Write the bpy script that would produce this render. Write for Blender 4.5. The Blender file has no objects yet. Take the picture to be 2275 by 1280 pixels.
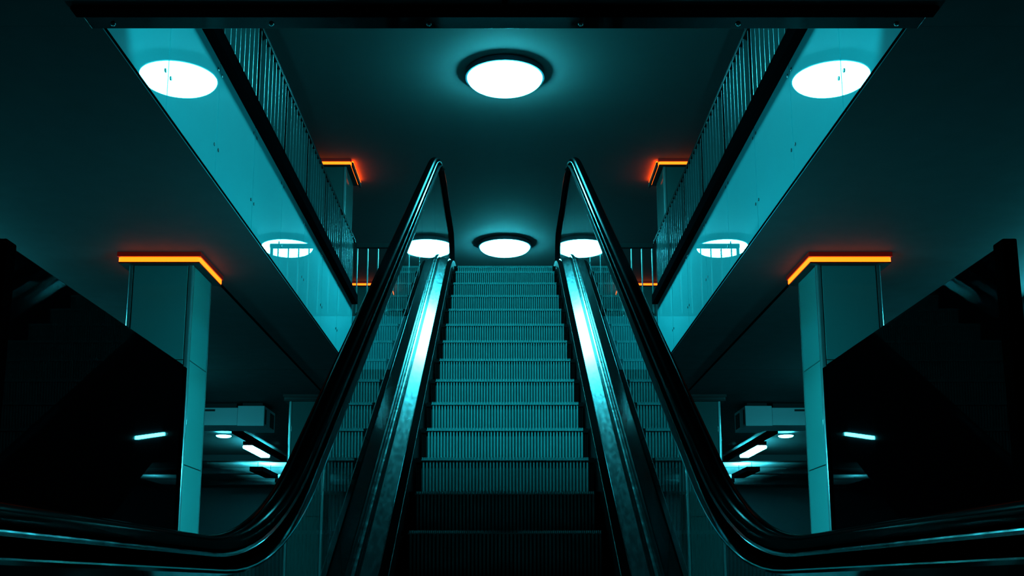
import bpy, bmesh, math, random
from mathutils import Vector

# ------------------------------------------------------------------ camera, world, exposure
SC = bpy.context.scene
COL = SC.collection
CZ = 0.974                       # eye height above the lower floor; heights below are written relative to the eye
PITCH = math.radians(10.9)
cam_d = bpy.data.cameras.new('camera'); cam = bpy.data.objects.new('camera', cam_d); COL.objects.link(cam)
cam.location = (0, 0, CZ); cam.rotation_euler = (math.pi / 2 + PITCH, 0, 0)
cam_d.sensor_width = 36; cam_d.lens = 36 * 2413 / 2275
cam_d.shift_x = 16 / 2275; cam_d.shift_y = 195 / 2275
cam_d.clip_start = .02; cam_d.clip_end = 200
SC.camera = cam
w = bpy.data.worlds.new('world'); SC.world = w; w.use_nodes = True
w.node_tree.nodes['Background'].inputs[0].default_value = (0, 0, 0, 1)
w.node_tree.nodes['Background'].inputs[1].default_value = 0
vs = SC.view_settings
vs.view_transform = 'Standard'; vs.look = 'None'; vs.gamma = 1; vs.use_curve_mapping = False
vs.exposure = 0
try:
    SC.cycles.use_denoising = True
    SC.cycles.denoiser = 'OPENIMAGEDENOISE'
    SC.cycles.max_bounces = 10
    SC.cycles.diffuse_bounces = 2
    SC.cycles.transparent_max_bounces = 24
    SC.cycles.sample_clamp_indirect = 6
    SC.cycles.caustics_reflective = True
except Exception:
    pass

LAMP = (.05, .84, 1.0); LAMP_S = 130       # cyan dome lamps of the upper floor
TUBE_S = 75                                # cyan tubes of the lower hall
LED = (1.0, .10, .002); LED_S = 5.0        # orange collars

# ------------------------------------------------------------------ main measures (relative to the eye)
ZF, ZL, ZT, ZU = -CZ, 2.66, 3.35, 6.0      # lower floor, lower ceiling, upper floor, upper ceiling
XV, YV0, YV1 = 1.94, 4.85, 13.4            # half width and ends of the void
NOSE = -2.526                              # nosing line: z*cos30 - y*sin30
C30, S30 = math.cos(math.pi / 6), math.sin(math.pi / 6)

# ------------------------------------------------------------------ materials
def mat(name, base, rough=.5, metal=0, spec=.5, coat=0, coat_r=.03, emit=None, es=0, aniso=0,
        noise=None, bump=0, bscale=40, ior=1.5, stretch=None):
    m = bpy.data.materials.new(name); m.use_nodes = True
    nt = m.node_tree; b = nt.nodes['Principled BSDF']
    b.inputs['Base Color'].default_value = (*base, 1)
    b.inputs['Roughness'].default_value = rough
    b.inputs['Metallic'].default_value = metal
    b.inputs['Specular IOR Level'].default_value = spec
    b.inputs['IOR'].default_value = ior
    b.inputs['Coat Weight'].default_value = coat
    b.inputs['Coat Roughness'].default_value = coat_r
    b.inputs['Anisotropic'].default_value = aniso
    if emit:
        b.inputs['Emission Color'].default_value = (*emit, 1)
        b.inputs['Emission Strength'].default_value = es
    if noise or bump:
        tc = nt.nodes.new('ShaderNodeTexCoord'); mp = nt.nodes.new('ShaderNodeMapping')
        nt.links.new(tc.outputs['Object'], mp.inputs[0])
        if stretch: mp.inputs['Scale'].default_value = stretch
        nz = nt.nodes.new('ShaderNodeTexNoise'); nz.inputs['Scale'].default_value = bscale
        nz.inputs['Detail'].default_value = 5
        nt.links.new(mp.outputs[0], nz.inputs['Vector'])
        if noise:                                   # (colour swing, roughness swing)
            mr = nt.nodes.new('ShaderNodeMapRange')
            mr.inputs[1].default_value = .3; mr.inputs[2].default_value = .7
            mr.inputs[3].default_value = max(0, rough - noise[1]); mr.inputs[4].default_value = min(1, rough + noise[1])
            nt.links.new(nz.outputs[0], mr.inputs[0]); nt.links.new(mr.outputs[0], b.inputs['Roughness'])
            if noise[0]:
                mx = nt.nodes.new('ShaderNodeMix'); mx.data_type = 'RGBA'
                mx.inputs[6].default_value = (*[c * (1 - noise[0]) for c in base], 1)
                mx.inputs[7].default_value = (*[min(1, c * (1 + noise[0])) for c in base], 1)
                nt.links.new(nz.outputs[0], mx.inputs[0]); nt.links.new(mx.outputs[2], b.inputs['Base Color'])
        if bump:
            bp = nt.nodes.new('ShaderNodeBump'); bp.inputs['Strength'].default_value = bump
            bp.inputs['Distance'].default_value = .01
            nt.links.new(nz.outputs[0], bp.inputs['Height']); nt.links.new(bp.outputs[0], b.inputs['Normal'])
    return m

def glass_mat():
    m = bpy.data.materials.new('balustrade_glass'); m.use_nodes = True
    nt = m.node_tree; nt.nodes.clear()
    out = nt.nodes.new('ShaderNodeOutputMaterial'); fr = nt.nodes.new('ShaderNodeFresnel'); fr.inputs[0].default_value = 1.52
    tr = nt.nodes.new('ShaderNodeBsdfTransparent'); tr.inputs[0].default_value = (.80, .93, .93, 1)
    gl = nt.nodes.new('ShaderNodeBsdfGlossy'); gl.inputs['Roughness'].default_value = .015
    gl.inputs[0].default_value = (.95, 1, 1, 1)
    mx = nt.nodes.new('ShaderNodeMixShader'); geo = nt.nodes.new('ShaderNodeNewGeometry')
    mu = nt.nodes.new('ShaderNodeMath'); mu.operation = 'MULTIPLY'
    iv = nt.nodes.new('ShaderNodeMath'); iv.operation = 'SUBTRACT'; iv.inputs[0].default_value = 1
    nt.links.new(geo.outputs['Backfacing'], iv.inputs[1])
    nt.links.new(fr.outputs[0], mu.inputs[0]); nt.links.new(iv.outputs[0], mu.inputs[1])
    nt.links.new(mu.outputs[0], mx.inputs[0]); nt.links.new(tr.outputs[0], mx.inputs[1]); nt.links.new(gl.outputs[0], mx.inputs[2])
    nt.links.new(mx.outputs[0], out.inputs[0])
    return m

M = dict(
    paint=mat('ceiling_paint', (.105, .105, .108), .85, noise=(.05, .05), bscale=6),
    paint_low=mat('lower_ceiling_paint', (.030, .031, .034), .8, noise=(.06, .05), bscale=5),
    wall=mat('dark_wall', (.06, .08, .085), .8, noise=(.1, .05), bscale=4),
    floor=mat('dark_floor', (.05, .06, .065), .35, noise=(.1, .1), bscale=8),
    enamel=mat('enamel_panel', (.09, .58, .62), .6, spec=.02, coat=1, coat_r=.004, noise=(.04, .02), bscale=3),
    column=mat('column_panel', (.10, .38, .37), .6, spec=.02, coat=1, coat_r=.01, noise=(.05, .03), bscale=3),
    trimlight=mat('column_corner', (.35, .5, .5), .2, metal=.6),
    core=mat('dark_core', (.01, .014, .015), .8),
    black=mat('black_metal', (.002, .0025, .003), .65, spec=0),
    blackgloss=mat('black_gloss_panel', (.0015, .002, .003), .3, spec=0, coat=.10, coat_r=.02),
    railmetal=mat('railing_paint', (.006, .01, .01), .5, spec=.05),
    baluster=mat('baluster_steel', (.06, .16, .16), .33, metal=.45),
    steel=mat('deck_steel', (.085, .13, .135), .13, metal=1, noise=(.10, .02), bump=.006, bscale=26, stretch=(2.0, .5, .5)),
    polish=mat('polished_profile', (.36, .42, .43), .09, metal=1),
    satin=mat('satin_steel', (.22, .30, .31), .14, metal=1, noise=(.1, .05), bscale=20),
    step=mat('step_aluminium', (.20, .68, .68), .5, metal=.1, noise=(.2, .1), bscale=14),
    stepdark=mat('step_side_black', (.004, .006, .006), .6, spec=.1),
    groove=mat('step_groove', (.03, .10, .10), .6, spec=.2),
    skirt=mat('black_skirt', (.004, .005, .005), .45, spec=.05),
    brush=mat('skirt_deflector', (.004, .007, .007), .5, spec=0),
    trimdark=mat('edge_strip_steel', (.03, .045, .05), .10, metal=1, noise=(.1, .04), bscale=20),
    column_shaded=mat('column_panel_shaded', (.03, .11, .105), .6, spec=.02, coat=.4, coat_r=.02, noise=(.05, .03), bscale=3),  # darker copy of the column paint; dimmer light is put into the colour
    led_up=mat('orange_led_upward', (.6, .2, .05), .4, emit=(1, .06, .001), es=32),
    crosspanel_shaded=mat('cross_panel_shaded', (.04, .20, .22), .6, spec=.02, coat=.03, coat_r=.1),  # fascia enamel darkened in colour, as if less lamplight reached the far panels
    sidetube=mat('side_light_tube', (.8, .8, .8), .4, emit=LAMP, es=450),
    uptube=mat('uplight_tube', (.8, .8, .8), .4, emit=LAMP, es=1500),
    rubber=mat('handrail_rubber', (.002, .0025, .003), .5, spec=0, coat=.035, coat_r=.14),
    glass=glass_mat(),
    lamp=mat('lamp_diffuser', (.8, .8, .8), .4, emit=LAMP, es=LAMP_S),
    tube=mat('tube_diffuser', (.8, .8, .8), .4, emit=LAMP, es=TUBE_S),
    ring=mat('lamp_ring', (.10, .16, .20), .35, metal=.8),
    led=mat('orange_led', (.6, .2, .05), .4, emit=LED, es=LED_S),
    collar=mat('collar_red', (.16, .012, .008), .5, emit=(1, .01, .0), es=.05),
    collarblack=mat('collar_black', (.012, .01, .01), .5),
    unit=mat('ventilation_unit', (.42, .50, .52), .5),
    screw=mat('screw_head', (.03, .05, .055), .3, metal=.7),
    screwlight=mat('screw_steel', (.6, .68, .68), .2, metal=1),
)

# ------------------------------------------------------------------ mesh helpers
class MB:
    def __init__(s): s.v = []; s.f = []
    def add(s, vs, fs):
        o = len(s.v); s.v += [tuple(p) for p in vs]; s.f += [tuple(i + o for i in f) for f in fs]; return s
    def box(s, x0, x1, y0, y1, z0, z1):
        if x0 > x1: x0, x1 = x1, x0
        return s.add([(x0, y0, z0), (x1, y0, z0), (x1, y1, z0), (x0, y1, z0), (x0, y0, z1), (x1, y0, z1), (x1, y1, z1), (x0, y1, z1)],
                     [(0, 3, 2, 1), (4, 5, 6, 7), (0, 1, 5, 4), (1, 2, 6, 5), (2, 3, 7, 6), (3, 0, 4, 7)])
    def strip(s, rings, close=True, caps=True):
        n = len(rings[0]); vs = [p for r in rings for p in r]; fs = []
        for i in range(len(rings) - 1):
            for j in range(n if close else n - 1):
                a, b = i * n + j, i * n + (j + 1) % n
                fs.append((a, b, b + n, a + n))
        if caps and close:
            fs.append(tuple(range(n - 1, -1, -1))); k = (len(rings) - 1) * n
            fs.append(tuple(range(k, k + n)))
        return s.add(vs, fs)
    def lathe(s, prof, cx=0, cy=0, seg=48):
        rings = []
        for k in range(seg):
            a = 2 * math.pi * k / seg
            rings.append([(cx + r * math.cos(a), cy + r * math.sin(a), z) for r, z in prof])
        rings.append(rings[0])
        return s.strip(rings, close=False, caps=False)
    def cyl(s, x, y, z0, z1, r, seg=12):
        c = [(math.cos(2 * math.pi * k / seg) * r, math.sin(2 * math.pi * k / seg) * r) for k in range(seg)]
        return s.strip([[(x + a, y + b, z0) for a, b in c], [(x + a, y + b, z1) for a, b in c]])

def mesh(name, mb, m, smooth=False, bevel=0, off=(0, 0, 0), angle=40):
    me = bpy.data.meshes.new(name)
    me.from_pydata([(x - off[0], y - off[1], z - off[2]) for x, y, z in mb.v], [], mb.f)
    bm = bmesh.new(); bm.from_mesh(me)
    bmesh.ops.remove_doubles(bm, verts=bm.verts, dist=1e-6)
    bmesh.ops.recalc_face_normals(bm, faces=bm.faces)
    if bevel:
        es = [e for e in bm.edges if len(e.link_faces) == 2 and e.calc_face_angle(0) > .6]
        bmesh.ops.bevel(bm, geom=es, offset=bevel, segments=2, affect='EDGES', profile=.5, clamp_overlap=True)
    bm.to_mesh(me); bm.free()
    if smooth:
        me.polygons.foreach_set('use_smooth', [True] * len(me.polygons))
        try: me.set_sharp_from_angle(angle=math.radians(angle))
        except Exception: pass
    me.materials.append(m if not isinstance(m, str) else M[m])
    return me

def tag(o, label=None, cat=None, group=None, kind=None):
    if label: o['label'] = label
    if cat: o['category'] = cat
    if group: o['group'] = group
    if kind: o['kind'] = kind
    return o

def thing(name, loc, label=None, cat=None, group=None, kind=None):
    o = bpy.data.objects.new(name, None); COL.objects.link(o)
    o.location = (loc[0], loc[1], loc[2] + CZ); o.empty_display_size = .1
    return tag(o, label, cat, group, kind)

def wloc(o):
    v = Vector(o.location)
    return v + wloc(o.parent) if o.parent else v

def obj(name, mb, m, parent=None, smooth=False, bevel=0, origin=None, angle=40):
    """mb holds points relative to the eye; the object's own origin sits at its base."""
    xs, ys, zs = zip(*mb.v)
    o3 = origin or ((min(xs) + max(xs)) / 2, (min(ys) + max(ys)) / 2, min(zs))
    ob = bpy.data.objects.new(name, mesh(name, mb, m, smooth, bevel, o3, angle)); COL.objects.link(ob)
    L = Vector((o3[0], o3[1], o3[2] + CZ))
    if parent: ob.parent = parent; L = L - wloc(parent)
    ob.location = L
    return ob

def inst(name, me, parent, loc, scale=None):
    ob = bpy.data.objects.new(name, me); COL.objects.link(ob); ob.parent = parent
    ob.location = Vector((loc[0], loc[1], loc[2] + CZ)) - wloc(parent)
    if scale: ob.scale = scale
    return ob

SIDE = {-1: 'left', 1: 'right'}

# ------------------------------------------------------------------ setting: floors, walls, ceilings
def st(name, mb, m, **k): return tag(obj(name, mb, m, **k), kind='structure')
XW, YB, YE = 11.0, -6.0, 29.0
st('floor', MB().box(-XW, XW, YB, YE, ZF - .2, ZF), 'floor')
st('wall_left', MB().box(-XW - .2, -XW, YB, YE, ZF, ZU), 'wall')
st('wall_right', MB().box(XW, XW + .2, YB, YE, ZF, ZU), 'wall')
st('wall_back', MB().box(-XW, XW, YE, YE + .2, ZF, ZU), 'wall')
st('wall_front', MB().box(-XW, XW, YB - .2, YB, ZF, ZU), 'wall')
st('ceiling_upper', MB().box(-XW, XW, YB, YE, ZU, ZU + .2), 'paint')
# slab between the storeys, open over the escalator
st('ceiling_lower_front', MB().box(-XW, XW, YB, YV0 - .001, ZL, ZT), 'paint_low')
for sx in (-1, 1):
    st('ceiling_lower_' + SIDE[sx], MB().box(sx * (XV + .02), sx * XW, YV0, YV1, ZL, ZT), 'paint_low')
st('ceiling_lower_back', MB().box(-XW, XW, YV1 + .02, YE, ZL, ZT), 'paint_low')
st('floor_landing', MB().box(-.80, .80, 11.9, YV1 + .019, ZT - .4, ZT), 'floor')

# metal strip along the near edge of the void, with its screws
t1 = st('trim_1', MB().box(-XV - .06, XV + .06, 4.735, YV0 - .002, ZL - .014, ZL - .0005), 'trimdark', bevel=.003)
sm = mesh('screw', MB().lathe([(0, -.012), (.007, -.011), (.012, -.006), (.0135, 0)], seg=14), 'screwlight', smooth=True)
for x in (-1.88, -1.12, -.364, .364, 1.12, 1.88): inst('screw', sm, t1, (x, 4.80, ZL - .014))
st('trim_2', MB().box(-XV - .09, XV + .09, 4.655, 4.733, ZL - .02, ZL - .0005), 'black', bevel=.003)
st('trim_3', MB().box(-.013, .013, YB, 4.65, ZL - .01, ZL - .0005), 'black')
n = 4
for sx in (-1, 1):
    st('trim_%d' % n, MB().box(sx * 2.548, sx * 2.572, 9.3, 21.4, ZL - .008, ZL - .0005), 'black'); n += 1
    # dark edge under the fascia
    st('trim_%d' % n, MB().box(sx * (XV - .004), sx * (XV + .006), YV0, YV1, ZL - .008, ZL - .0005), 'black'); n += 1
for y in (22.5, 25.1, 27.9):
    st('trim_%d' % n, MB().box(-XW + .01, XW - .01, y, y + .28, ZL - .13, ZL - .0005), 'paint_low'); n += 1

# ------------------------------------------------------------------ fascia of the void: enamel panels with screws
seams = [YV0] + [4.76 + 1.06 * k for k in range(1, 9)] + [YV1]
for sx in (-1, 1):
    wl = st('wall_fascia_' + SIDE[sx], MB().box(sx * (XV + .021), sx * (XV + .12), YV0 + .001, YV1, ZT, 3.499), 'core')
    scm = mesh('screw', MB().strip([[(-.004 * sx, .013 * math.cos(a), .013 * math.sin(a)) for a in [k * math.pi / 4 for k in range(8)]],
                                     [(0, .013 * math.cos(a), .013 * math.sin(a)) for a in [k * math.pi / 4 for k in range(8)]]]), 'screw')
    for k in range(len(seams) - 1):
        a, b = seams[k], seams[k + 1]
        p = obj('panel', MB().box(sx * XV, sx * (XV + .018), a + (.006 if k else 0), b - .006, ZL, 3.498), 'enamel', wl)
        for y in ([a + .05] if k else []) + ([b - .05] if k < len(seams) - 2 else []):
            for z in (2.89, 3.43): inst('screw', scm, p, (sx * XV, y, z))
    cf = obj('panel', MB().box(sx * .88, sx * (XV - .004), YV1, YV1 + .018, ZL, ZT), 'crosspanel_shaded', wl, bevel=.002)

# ------------------------------------------------------------------ escalator
def make_path(ys=0.72, ye=13.15, rb=3.4, rt=2.6):
    """nosing line: flat, concave bend, 30 degree rise, convex bend, flat; list of (y, z, ny, nz)"""
    yb = (-NOSE + C30 * ZF) / S30; yt = (-NOSE + C30 * ZT) / S30
    tb, tt = rb * math.tan(math.pi / 12), rt * math.tan(math.pi / 12)
    pts = []
    y = ys
    while y < yb - tb - .02: pts.append((y, ZF, 0, 1)); y += .2
    for k in range(13):
        a = math.pi / 6 * k / 12
        pts.append((yb - tb + rb * math.sin(a), ZF + rb * (1 - math.cos(a)), -math.sin(a), math.cos(a)))
    y0, y1 = yb + tb * C30, yt - tt * C30
    m = 40
    for k in range(1, m):
        y = y0 + (y1 - y0) * k / m
        pts.append((y, (y * S30 + NOSE) / C30, -S30, C30))
    for k in range(13):
        a = math.pi / 6 * (1 - k / 12)
        pts.append((yt + tt - rt * math.sin(a), ZT - rt * (1 - math.cos(a)), -math.sin(a), math.cos(a)))
    y = yt + tt + .15
    while y < ye - .02: pts.append((y, ZT, 0, 1)); y += .2
    pts.append((ye, ZT, 0, 1))
    return pts
PATH = make_path()
def nose_z(y):
    for a, b in zip(PATH, PATH[1:]):
        if a[0] <= y <= b[0]: return a[1] + (b[1] - a[1]) * (y - a[0]) / (b[0] - a[0])
    return ZF if y < 5 else ZT
def at_foot(y):
    for a, b in zip(PATH, PATH[1:]):
        if a[0] <= y <= b[0]:
            t = (y - a[0]) / (b[0] - a[0]); q = [a[i] + (b[i] - a[i]) * t for i in range(4)]
            l = math.hypot(q[2], q[3]); return (q[0], q[1], q[2] / l, q[3] / l)
    return PATH[-1]
def sweep(mb, prof, sx=1, path=None, clampz=None):
    rings = []
    for (y, z, ny, nz) in (path or PATH):
        r = []
        for x, o in prof:
            zz = z + nz * o
            if clampz is not None: zz = max(zz, clampz)
            r.append((sx * x, y + ny * o, zz))
        rings.append(r)
    return mb.strip(rings)
def cut(y0, y1):
    return [at_foot(y0)] + [p for p in PATH if y0 + .01 < p[0] < y1 - .01] + [at_foot(y1)]

esc = thing('escalator', (0, 7.0, ZF), 'long escalator rising between two glass balustrades with black handrails', 'escalator')

# steps: comb tread with a ridged riser, one mesh each, shared
HW, NT = .488, 100
pt = 2 * HW / NT
def step_tread():
    mb = MB(); prof = []
    for i in range(NT):
        x = -HW + i * pt
        prof += [(x, -.014), (x + pt * .40, -.014), (x + pt * .46, 0), (x + pt * .94, 0)]
    prof += [(HW, -.014), (HW, -.018), (-HW, -.018)]
    mb.strip([[(x, y, z) for x, z in prof] for y in (0, .40)])
    return mb
def step_riser():
    mb = MB(); NR = 50; pr = 2 * HW / NR; rows = []
    for k in range(7):
        t = k / 6; z = -.014 - t * .235; y = .006 + .030 * t * t
        row = []
        for i in range(NR):
            x = -HW + i * pr
            row += [(x, y + .016, z), (x + pr * .38, y + .016, z), (x + pr * .46, y, z), (x + pr * .92, y, z)]
        row += [(HW, y + .016, z)]
        rows.append(row)
    mb.strip(rows, close=False, caps=False)
    return mb
def step_side(s):
    mb = MB()
    if 1:
        mb.box(s * .489, s * .522, .004, .40, -.03, -.003)
        for i in range(3): mb.box(s * (.492 + i * .010), s * (.497 + i * .010), .010, .03, -.25, -.02)
    return mb
tm = mesh('tread', step_tread(), 'step'); rm = mesh('riser', step_riser(), 'step', smooth=True, angle=30)
for me_, fn in ((rm, lambda p: p.normal.y < -.5 and (p.center.y - (.006 + .030 * ((-.014 - p.center.z) / .235) ** 2)) > .012), (tm, lambda p: p.normal.z > .5 and p.center.z < -.01)):
    me_.materials.append(M['groove'])
    for p in me_.polygons:
        if fn(p): p.material_index = 1
sm_ = [mesh('side_strip', step_side(s_), 'stepdark') for s_ in (-1, 1)]
for k in range(-6, 17):
    y = 5.52 + .4 * k
    z = nose_z(y)
    stp = inst('step', tm, esc, (0, y, z))
    for nm, me in (('riser', rm), ('side_strip', sm_[0]), ('side_strip', sm_[1])):
        c = bpy.data.objects.new(nm, me); COL.objects.link(c); c.parent = stp

NEW_R = .36
def rail_path(off, rad, ys, ye):
    """handrail centre line with the round turns at both newels"""
    pts = [(y + ny * off, z + nz * off, ny, nz) for y, z, ny, nz in PATH]
    y0, z0 = pts[0][0], pts[0][1]; y1, z1 = pts[-1][0], pts[-1][1]
    a0 = [(y0 - rad * math.sin(a), z0 - rad + rad * math.cos(a), -math.sin(a), math.cos(a)) for a in [math.pi * k / 14 for k in range(14, 0, -1)]]
    a1 = [(y1 + rad * math.sin(a), z1 - rad + rad * math.cos(a), math.sin(a), math.cos(a)) for a in [math.pi * k / 14 for k in range(1, 15)]]
    return a0 + pts + a1

for sx in (-1, 1):
    s = SIDE[sx]
    # black rubber handrail
    prof = [(.648, -.020), (.652, -.006), (.662, .006), (.676, .0125), (.69, .014), (.704, .0125), (.718, .006), (.728, -.006), (.732, -.020), (.722, -.027), (.658, -.027)]
    mb = MB(); rings = []
    for y, z, ny, nz in rail_path(1.072, .40, 0, 0):
        rings.append([(sx * x, y + ny * o, z + nz * o) for x, o in prof])
    mb.strip(rings)
    obj('handrail', mb, 'rubber', esc, smooth=True)
    # dark guide and polished profile under it
    full = PATH
    g = MB(); sweep(g, [(.6575, 1.011), (.683, 1.011), (.683, 1.03), (.722, 1.030), (.722, 1.045), (.6575, 1.045)], sx); obj('handrail_guide', g, 'black', esc, smooth=True, angle=25)
    g = MB(); sweep(g, [(.655, 1.0105), (.622, 1.0068), (.620, 1.004), (.622, .998), (.6835, .985), (.6835, 1.0105)], sx, cut(PATH[0][0], 10.95)); obj('guide_profile', g, 'polish', esc, smooth=True, angle=25)
    g = MB(); sweep(g, [(.646, 1.041), (.651, 1.046), (.657, 1.046), (.657, 1.038), (.649, 1.036)], sx); obj('guide_edge', g, 'satin', esc, smooth=True, angle=25)
    # glass panes
    joints = [PATH[0][0], 2.1, 3.34, 4.76, 6.18, 7.60, 9.02, 10.44, 11.9, PATH[-1][0]]
    for k in range(len(joints) - 1):
        a, b = joints[k] + (.004 if k else 0), joints[k + 1] - (.004 if k < len(joints) - 2 else 0)
        pp = cut(a, b)
        lo = [(y + ny * .07, z + nz * .07) for y, z, ny, nz in pp]; hi = [(y + ny * 1.028, z + nz * 1.028) for y, z, ny, nz in pp]
        out = list(lo)
        if k == len(joints) - 2:
            cy, cz = hi[-1][0], hi[-1][1] - .36
            out += [(cy + .36 * math.sin(t), cz + .36 * math.cos(t)) for t in [math.pi * q / 12 for q in range(11, 0, -1)]]
        out += hi[::-1]
        if k == 0:
            cy, cz = hi[0][0], hi[0][1] - .36
            out += [(cy - .36 * math.sin(t), cz + .36 * math.cos(t)) for t in [math.pi * q / 12 for q in range(1, 12)]]
        mb = MB().strip([[(sx * .684, y, z) for y, z in out], [(sx * .696, y, z) for y, z in out]])
        obj('glass_pane', mb, 'glass', esc)
    # inner deck, its raised lip at the glass, deflector and skirt
    inc = make_path(ye=13.3)
    g = MB(); sweep(g, [(.573, .055), (.573, .067), (.5745, .0685), (.648, .0935), (.650, .0885), (.656, .0885), (.658, .098), (.664, .098), (.664, .055)], sx, inc, ZF + .01); obj('inner_deck', g, 'steel', esc, smooth=True, angle=25)
    g = MB(); sweep(g, [(.5695, .056), (.5728, .056), (.5728, .0685), (.5712, .0692), (.5695, .067)], sx, inc, ZF + .009); obj('deck_edge', g, 'polish', esc, smooth=True, angle=50)
    g = MB(); sweep(g, [(.664, .05), (.664, .092), (.667, .115), (.674, .118), (.6835, .118), (.6835, .05)], sx, inc, ZF + .008); obj('glass_clamp', g, 'satin', esc, smooth=True, angle=25)
    g = MB(); sweep(g, [(.5690, .062), (.5690, .03), (.532, .03), (.529, .048), (.533, .053), (.560, .059)], sx, inc, ZF + .006); obj('skirt_deflector', g, 'brush', esc, smooth=True, angle=25)
    g = MB(); sweep(g, [(.528, -.3), (.528, .05), (.545, .05), (.545, -.3)], sx, inc, ZF + .002); obj('skirt', g, 'skirt', esc, smooth=True, angle=25)
    # outer deck and cladding of the truss
    g = MB(); sweep(g, [(.697, .05), (.697, .1), (.80, .09), (.805, .05)], sx, inc, ZF + .008); obj('outer_deck', g, 'black', esc, smooth=True, angle=25)
    obj('side_light', MB().strip([[(sx * a_, y_, z_ + b_) for a_, b_ in ((.803, -.012), (.825, -.012), (.825, .012), (.803, .012))] for y_, z_ in ((7.69, 1.03), (8.29, 1.14))]), 'sidetube', esc)
    g = MB(); sweep(g, [(.775, -.75), (.775, .05), (.80, .05), (.80, -.75)], sx, cut(1.2, 11.85), ZF + .001); obj('truss_cladding', g, 'black', esc, smooth=True, angle=25)
g = MB(); sweep(g, [(-.775, -.75), (.775, -.75), (.775, -.73), (-.775, -.73)], 1, cut(3.6, 11.85)); obj('truss_soffit', g, 'black', esc)
g = MB().box(-.50, .50, 11.55, 11.9, ZT - .02, ZT + .006); obj('comb_plate', g, 'satin', esc, bevel=.002)

# ------------------------------------------------------------------ railings
bal = mesh('baluster', MB().box(-.03, .03, -.004, .004, 0, .705), 'baluster')
balc = mesh('baluster', MB().box(-.006, .006, -.02, .02, 0, .86), 'baluster')
for sx in (-1, 1):
    s = SIDE[sx]
    r = thing('railing', (sx * 1.95, 9.1, 3.50), 'long railing of flat upright bars along the %s edge of the void' % s, 'railing')
    obj('base_ledge', MB().box(sx * 1.87, sx * 2.06, YV0 + .002, YV1 - .024, 3.50, 3.62), 'black', r, bevel=.004)
    obj('top_rail', MB().box(sx * 1.922, sx * 1.978, YV0, YV1 + .03, 4.325, 4.365), 'railmetal', r, bevel=.008)
    obj('rail_edge', MB().box(sx * 1.918, sx * 1.9215, YV0, YV1 + .03, 4.332, 4.338), 'satin', r)
    obj('rail_edge', MB().box(sx * 1.918, sx * 1.9215, YV0, YV1 + .03, 4.354, 4.360), 'satin', r)
    y = YV0 + .06; k = 0
    while y < YV1 - .05:
        if k % 8 == 7: obj('post', MB().box(sx * 1.928, sx * 1.972, y - .012, y + .012, 3.62, 4.325), 'railmetal', r, bevel=.003)
        else: inst('baluster', bal, r, (sx * 1.95, y, 3.62))
        y += .1325; k += 1
    c = thing('railing', (sx * 1.4, YV1 + .01, ZT), 'short cross railing of upright bars at the far end, %s of the escalator' % s, 'railing')
    obj('top_rail', MB().box(sx * .86, sx * 1.912, YV1 - .02, YV1 + .03, 4.25, 4.31), 'railmetal', c, bevel=.008)
    obj('bottom_rail', MB().box(sx * .86, sx * 1.90, YV1 - .005, YV1 + .025, ZT + .02, ZT + .055), 'railmetal', c, bevel=.004)
    obj('post', MB().box(sx * .865, sx * .90, YV1 - .01, YV1 + .03, ZT, 4.25), 'railmetal', c, bevel=.003)
    for k in range(8): inst('baluster', balc, c, (sx * (1.893 - k * .1325), YV1 + .01, ZT + .055 - .02))

# ------------------------------------------------------------------ ceiling lamps
def dome(x, y, zc, label, r=.44, group=None, m='lamp'):
    t = thing('ceiling_lamp', (x, y, zc), label, 'lamp', group)
    k = r / .44
    ring = [(.40 * k, 0), (.445 * k, 0), (.470 * k, -.018 * k), (.472 * k, -.082 * k), (.464 * k, -.085 * k), (.447 * k, -.085 * k), (.436 * k, -.06 * k)]
    obj('ring', MB().lathe([(a, zc + b) for a, b in ring], x, y, 56), 'ring', t, smooth=True)
    pr = []
    for q in range(9):
        a = math.pi / 2 * q / 8
        pr.append((.446 * k * math.cos(a) ** .42, zc - .080 * k - .106 * k * math.sin(a) ** 1.15))
    pr[-1] = (0.0001, pr[-1][1])
    obj('diffuser', MB().lathe(pr, x, y, 56), m, t, smooth=True)
    return t
dome(0, 12.02, ZU, 'large round dome lamp on the upper ceiling, the bigger one higher in view')
dome(0, 18.6, ZU, 'round dome lamp on the upper ceiling just above the top escalator step')
dome(0, 3.35, ZU, 'round dome lamp on the upper ceiling above the near edge of the void')

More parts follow.
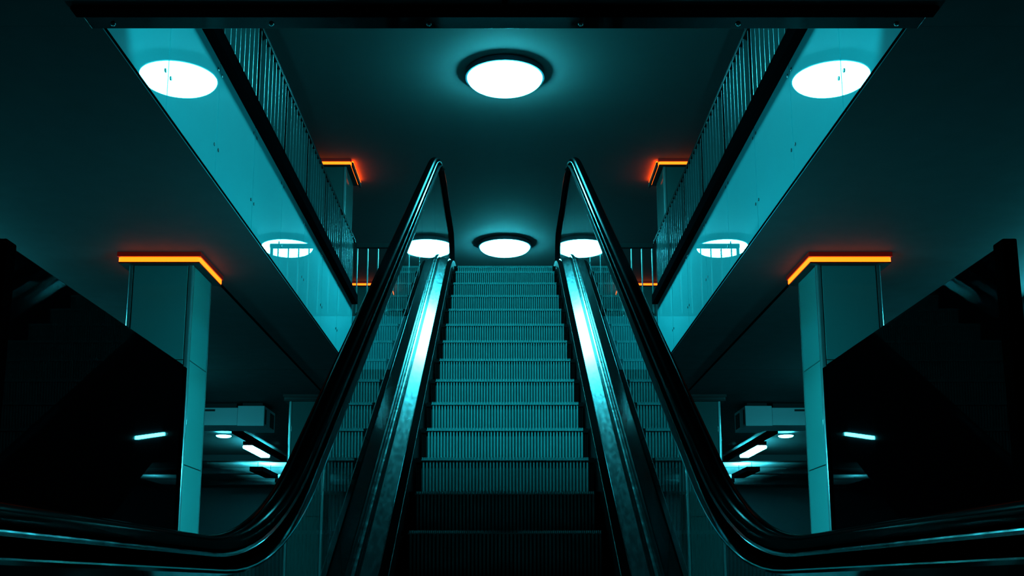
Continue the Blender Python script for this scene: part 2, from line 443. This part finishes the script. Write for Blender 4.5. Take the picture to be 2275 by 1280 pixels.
# ------------------------------------------------------------------ columns with orange light collars
def column(x0, x1, y0, y1, z0, z1, sx, label, joints, lit=True, inset=.075, pm='column', side_up=False):
    t = thing('column', (sx * (x0 + x1) / 2, (y0 + y1) / 2, z0), label, 'column')
    a0, a1, b0, b1 = x0 + inset, x1 - inset, y0 + inset, y1 - inset
    zc = z1 - .09
    obj('core', MB().box(sx * (a0 + .012), sx * (a1 - .012), b0 + .012, b1 - .012, z0, zc), 'core', t)
    q = .045
    zs = [z0] + [j for j in sorted(joints) if z0 + .1 < j < zc - .1] + [zc]
    for za, zb in zip(zs, zs[1:]):
        za_ = za + .004
        obj('panel', MB().box(sx * a0, sx * (a0 + .012), b0 + q, b1 - q, za_, zb - .004), pm, t, bevel=.002)
        obj('panel', MB().box(sx * (a1 - .012), sx * a1, b0 + q, b1 - q, za_, zb - .004), pm, t, bevel=.002)
        obj('panel', MB().box(sx * (a0 + q), sx * (a1 - q), b0, b0 + .012, za_, zb - .004), pm, t, bevel=.002)
        obj('panel', MB().box(sx * (a0 + q), sx * (a1 - q), b1 - .012, b1, za_, zb - .004), pm, t, bevel=.002)
    for cx, cy, dx, dy in ((a0, b0, 1, 1), (a1, b0, -1, 1), (a0, b1, 1, -1), (a1, b1, -1, -1)):
        w_ = q - .008; rr = .018
        pts = [(w_, 0)] + [(rr - rr * math.sin(a), rr - rr * math.cos(a)) for a in [math.pi / 2 * k / 6 for k in range(7)]] + [(0, w_), (.012, w_), (.012, .012), (w_, .012)]
        mb = MB().strip([[(sx * (cx + dx * px), cy + dy * py, z) for px, py in pts] for z in (z0, zc)])
        obj('corner_trim', mb, 'trimlight', t, smooth=True)
    c = obj('collar', MB().box(sx * x0, sx * x1, y0, y1, z1 - .038, z1 - .0005).box(sx * (x0 + .03), sx * (x1 - .03), y0 + .03, y1 - .03, z1 - .080, z1 - .039), 'collar' if lit else 'collarblack', t)
    obj('collar_base', MB().box(sx * (x0 + .012), sx * (x1 - .012), y0 + .012, y1 - .012, z1 - .092, z1 - .081), 'collarblack', c)
    # light strip runs round the collar with rounded corners
    def rr_(x0_, x1_, y0_, y1_, r):
        o = []
        for cx, cy, a0_ in ((x1_ - r, y1_ - r, 0), (x0_ + r, y1_ - r, 1), (x0_ + r, y0_ + r, 2), (x1_ - r, y0_ + r, 3)):
            o += [(cx + r * math.cos(a0_ * math.pi / 2 + math.pi / 2 * k / 5), cy + r * math.sin(a0_ * math.pi / 2 + math.pi / 2 * k / 5)) for k in range(6)]
        return o
    if side_up:      # on the side towards the void the strip lies in a dark tray and lights the ceiling
        obj('side_tray', MB().box(sx * (x0 - .03), sx * (x0 - .002), y0 + .02, y1 + .02, z1 - .11, z1 - .045), 'collarblack', c)
        obj('side_strip', MB().box(sx * (x0 - .026), sx * (x0 - .004), y0 + .04, y1, z1 - .044, z1 - .030), 'led_up', c)
    A = rr_(x0 + .006, x1 - .006, y0 + .006, y1 - .006, .03); B = rr_(x0 + .029, x1 - .029, y0 + .029, y1 - .029, .012)
    mb = MB()
    rings = [[(sx * p[0], p[1], z1 - .078), (sx * p[0], p[1], z1 - .042), (sx * r_[0], r_[1], z1 - .042), (sx * r_[0], r_[1], z1 - .078)] for p, r_ in zip(A, B)]
    mb.strip(rings + [rings[0]], caps=False)
    obj('light_strip', mb, 'led' if lit else 'collarblack', c, smooth=True)
    return t
J = [1.78, .936, .09]
for sx in (-1, 1):
    s = SIDE[sx]
    column(2.47, 3.15, 8.48, 9.20, ZF, ZL, sx, 'square panelled column under the lower ceiling with a bright orange light collar, %s side' % s, J)
    column(2.47, 3.15, 15.2, 15.92, ZF, ZL, sx, 'dim panelled column with unlit collar beyond the ventilation boxes, %s side' % s, J, lit=False, pm='column_shaded')
    column(2.20, 2.98, 14.7, 15.55, ZT, ZU, sx, 'upper floor column with orange collar seen over the %s railing' % s, [4.2, 5.1], pm='column_shaded', side_up=True)
    column(2.30, 3.15, 21.1, 21.9, ZT, ZU, sx, 'far upper floor column whose orange collar shows through the %s cross railing' % s, [4.2, 5.1], pm='column_shaded')

# ------------------------------------------------------------------ black partitions beside the escalator
for sx in (-1, 1):
    t = thing('partition', (sx * 1.74, 4.7, ZF), 'tall glossy black partition panel standing %s of the escalator' % SIDE[sx], 'partition')
    obj('panel', MB().box(sx * 1.72, sx * 1.755, 3.66, 5.70, ZF + .06, 1.158), 'blackgloss', t, bevel=.003)
    obj('post', MB().box(sx * 1.712, sx * 1.763, 3.58, 3.659, ZF, 1.172), 'black', t, bevel=.006)
    obj('post', MB().box(sx * 1.714, sx * 1.761, 5.701, 5.75, ZF, 1.150), 'black', t, bevel=.004)
    obj('foot_rail', MB().box(sx * 1.71, sx * 1.765, 3.66, 5.70, ZF, ZF + .06), 'black', t)

# ------------------------------------------------------------------ ventilation boxes under the lower ceiling
for sx in (-1, 1):
    s = SIDE[sx]
    t = thing('ventilation_box', (sx * 3.75, 16.2, 2.30), 'pale ventilation box with dark side slots under the lower ceiling, %s hall' % s, 'vent box')
    obj('body', MB().box(sx * 3.55, sx * 3.945, 15.85, 16.60, 2.30, 2.60), 'unit', t, bevel=.006)
    for a, b in ((15.90, 15.98), (16.24, 16.52)):
        obj('vent_slot', MB().box(sx * 3.545, sx * 3.549, a, b, 2.335, 2.555), 'core', t)
    obj('hanger', MB().box(sx * 3.60, sx * 3.90, 15.95, 16.5, 2.60, ZL - .001), 'core', t)
    t = thing('ventilation_box', (sx * 4.2, 16.2, 2.32), 'plain pale duct box beside the slotted ventilation box, %s hall' % s, 'vent box')
    obj('body', MB().box(sx * 3.965, sx * 4.60, 15.93, 16.55, 2.32, 2.585), 'unit', t, bevel=.006)
    obj('slot', MB().box(sx * 4.30, sx * 4.46, 15.922, 15.929, 2.53, 2.56), 'core', t)
    obj('hanger', MB().box(sx * 4.0, sx * 4.55, 16.0, 16.5, 2.586, ZL - .001), 'core', t)

# ------------------------------------------------------------------ tube lights of the lower hall
def tube(x, y, label, ln=1.5, hw=.10, dw=.09, trunk=0):
    t = thing('tube_light', (x, y, 2.45), label, 'lamp', 'tube lights in the lower hall')
    obj('housing', MB().box(x - hw, x + hw, y - ln / 2 - .08, y + ln / 2 + .08, 2.535, 2.60), 'black', t, bevel=.004)
    obj('diffuser', MB().box(x - dw, x + dw, y - ln / 2, y + ln / 2, 2.475, 2.534), 'tube', t, bevel=.02)
    for q in (-1, 1): obj('hanger', MB().cyl(x, y + q * ln * .4, 2.60, ZL - .001, .008), 'black', t)
    if trunk: obj('trunking', MB().box(x + trunk - .04, x + trunk + .04, y - 2.6, y + 1.6, 2.50, 2.60), 'black', t)
def uplight(x, y, label, ln=1.6):
    t = thing('uplight', (x, y, 2.38), label, 'lamp', 'uplights in the lower hall')
    obj('tray', MB().box(x - .14, x + .14, y - ln / 2, y + ln / 2, 2.38, 2.42).box(x - .14, x - .13, y - ln / 2, y + ln / 2, 2.42, 2.475).box(x + .13, x + .14, y - ln / 2, y + ln / 2, 2.42, 2.475).box(x - .13, x + .13, y - ln / 2, y - ln / 2 + .01, 2.42, 2.475).box(x - .13, x + .13, y + ln / 2 - .01, y + ln / 2, 2.42, 2.475), 'black', t)
    obj('diffuser', MB().box(x - .06, x + .06, y - ln / 2 + .05, y + ln / 2 - .05, 2.421, 2.45), 'uptube', t, bevel=.01)
    for q in (-1, 1): obj('hanger', MB().cyl(x, y + q * ln * .4, 2.45, ZL - .001, .008), 'black', t)
for sx in (-1, 1):
    s = SIDE[sx]
    tube(sx * 5.0, 9.1, 'tube light by the near orange column, %s hall' % s)
    tube(sx * 5.0, 13.4, 'tube light in front of the ventilation boxes, %s hall' % s)
    tube(sx * 4.75, 20.7, 'tube light beyond the ventilation boxes, %s hall' % s, hw=.07, dw=.095, trunk=-.2 * sx)
    uplight(sx * 5.3, 23.9, 'dark uplight tray between the far ceiling beams, %s hall' % s)
    uplight(sx * 5.3, 26.5, 'farthest dark uplight tray before the end wall, %s hall' % s)
    dome(sx * 4.98, 19.1, 2.62, 'small round lamp below the duct box, %s hall' % s, r=.13, m='tube')
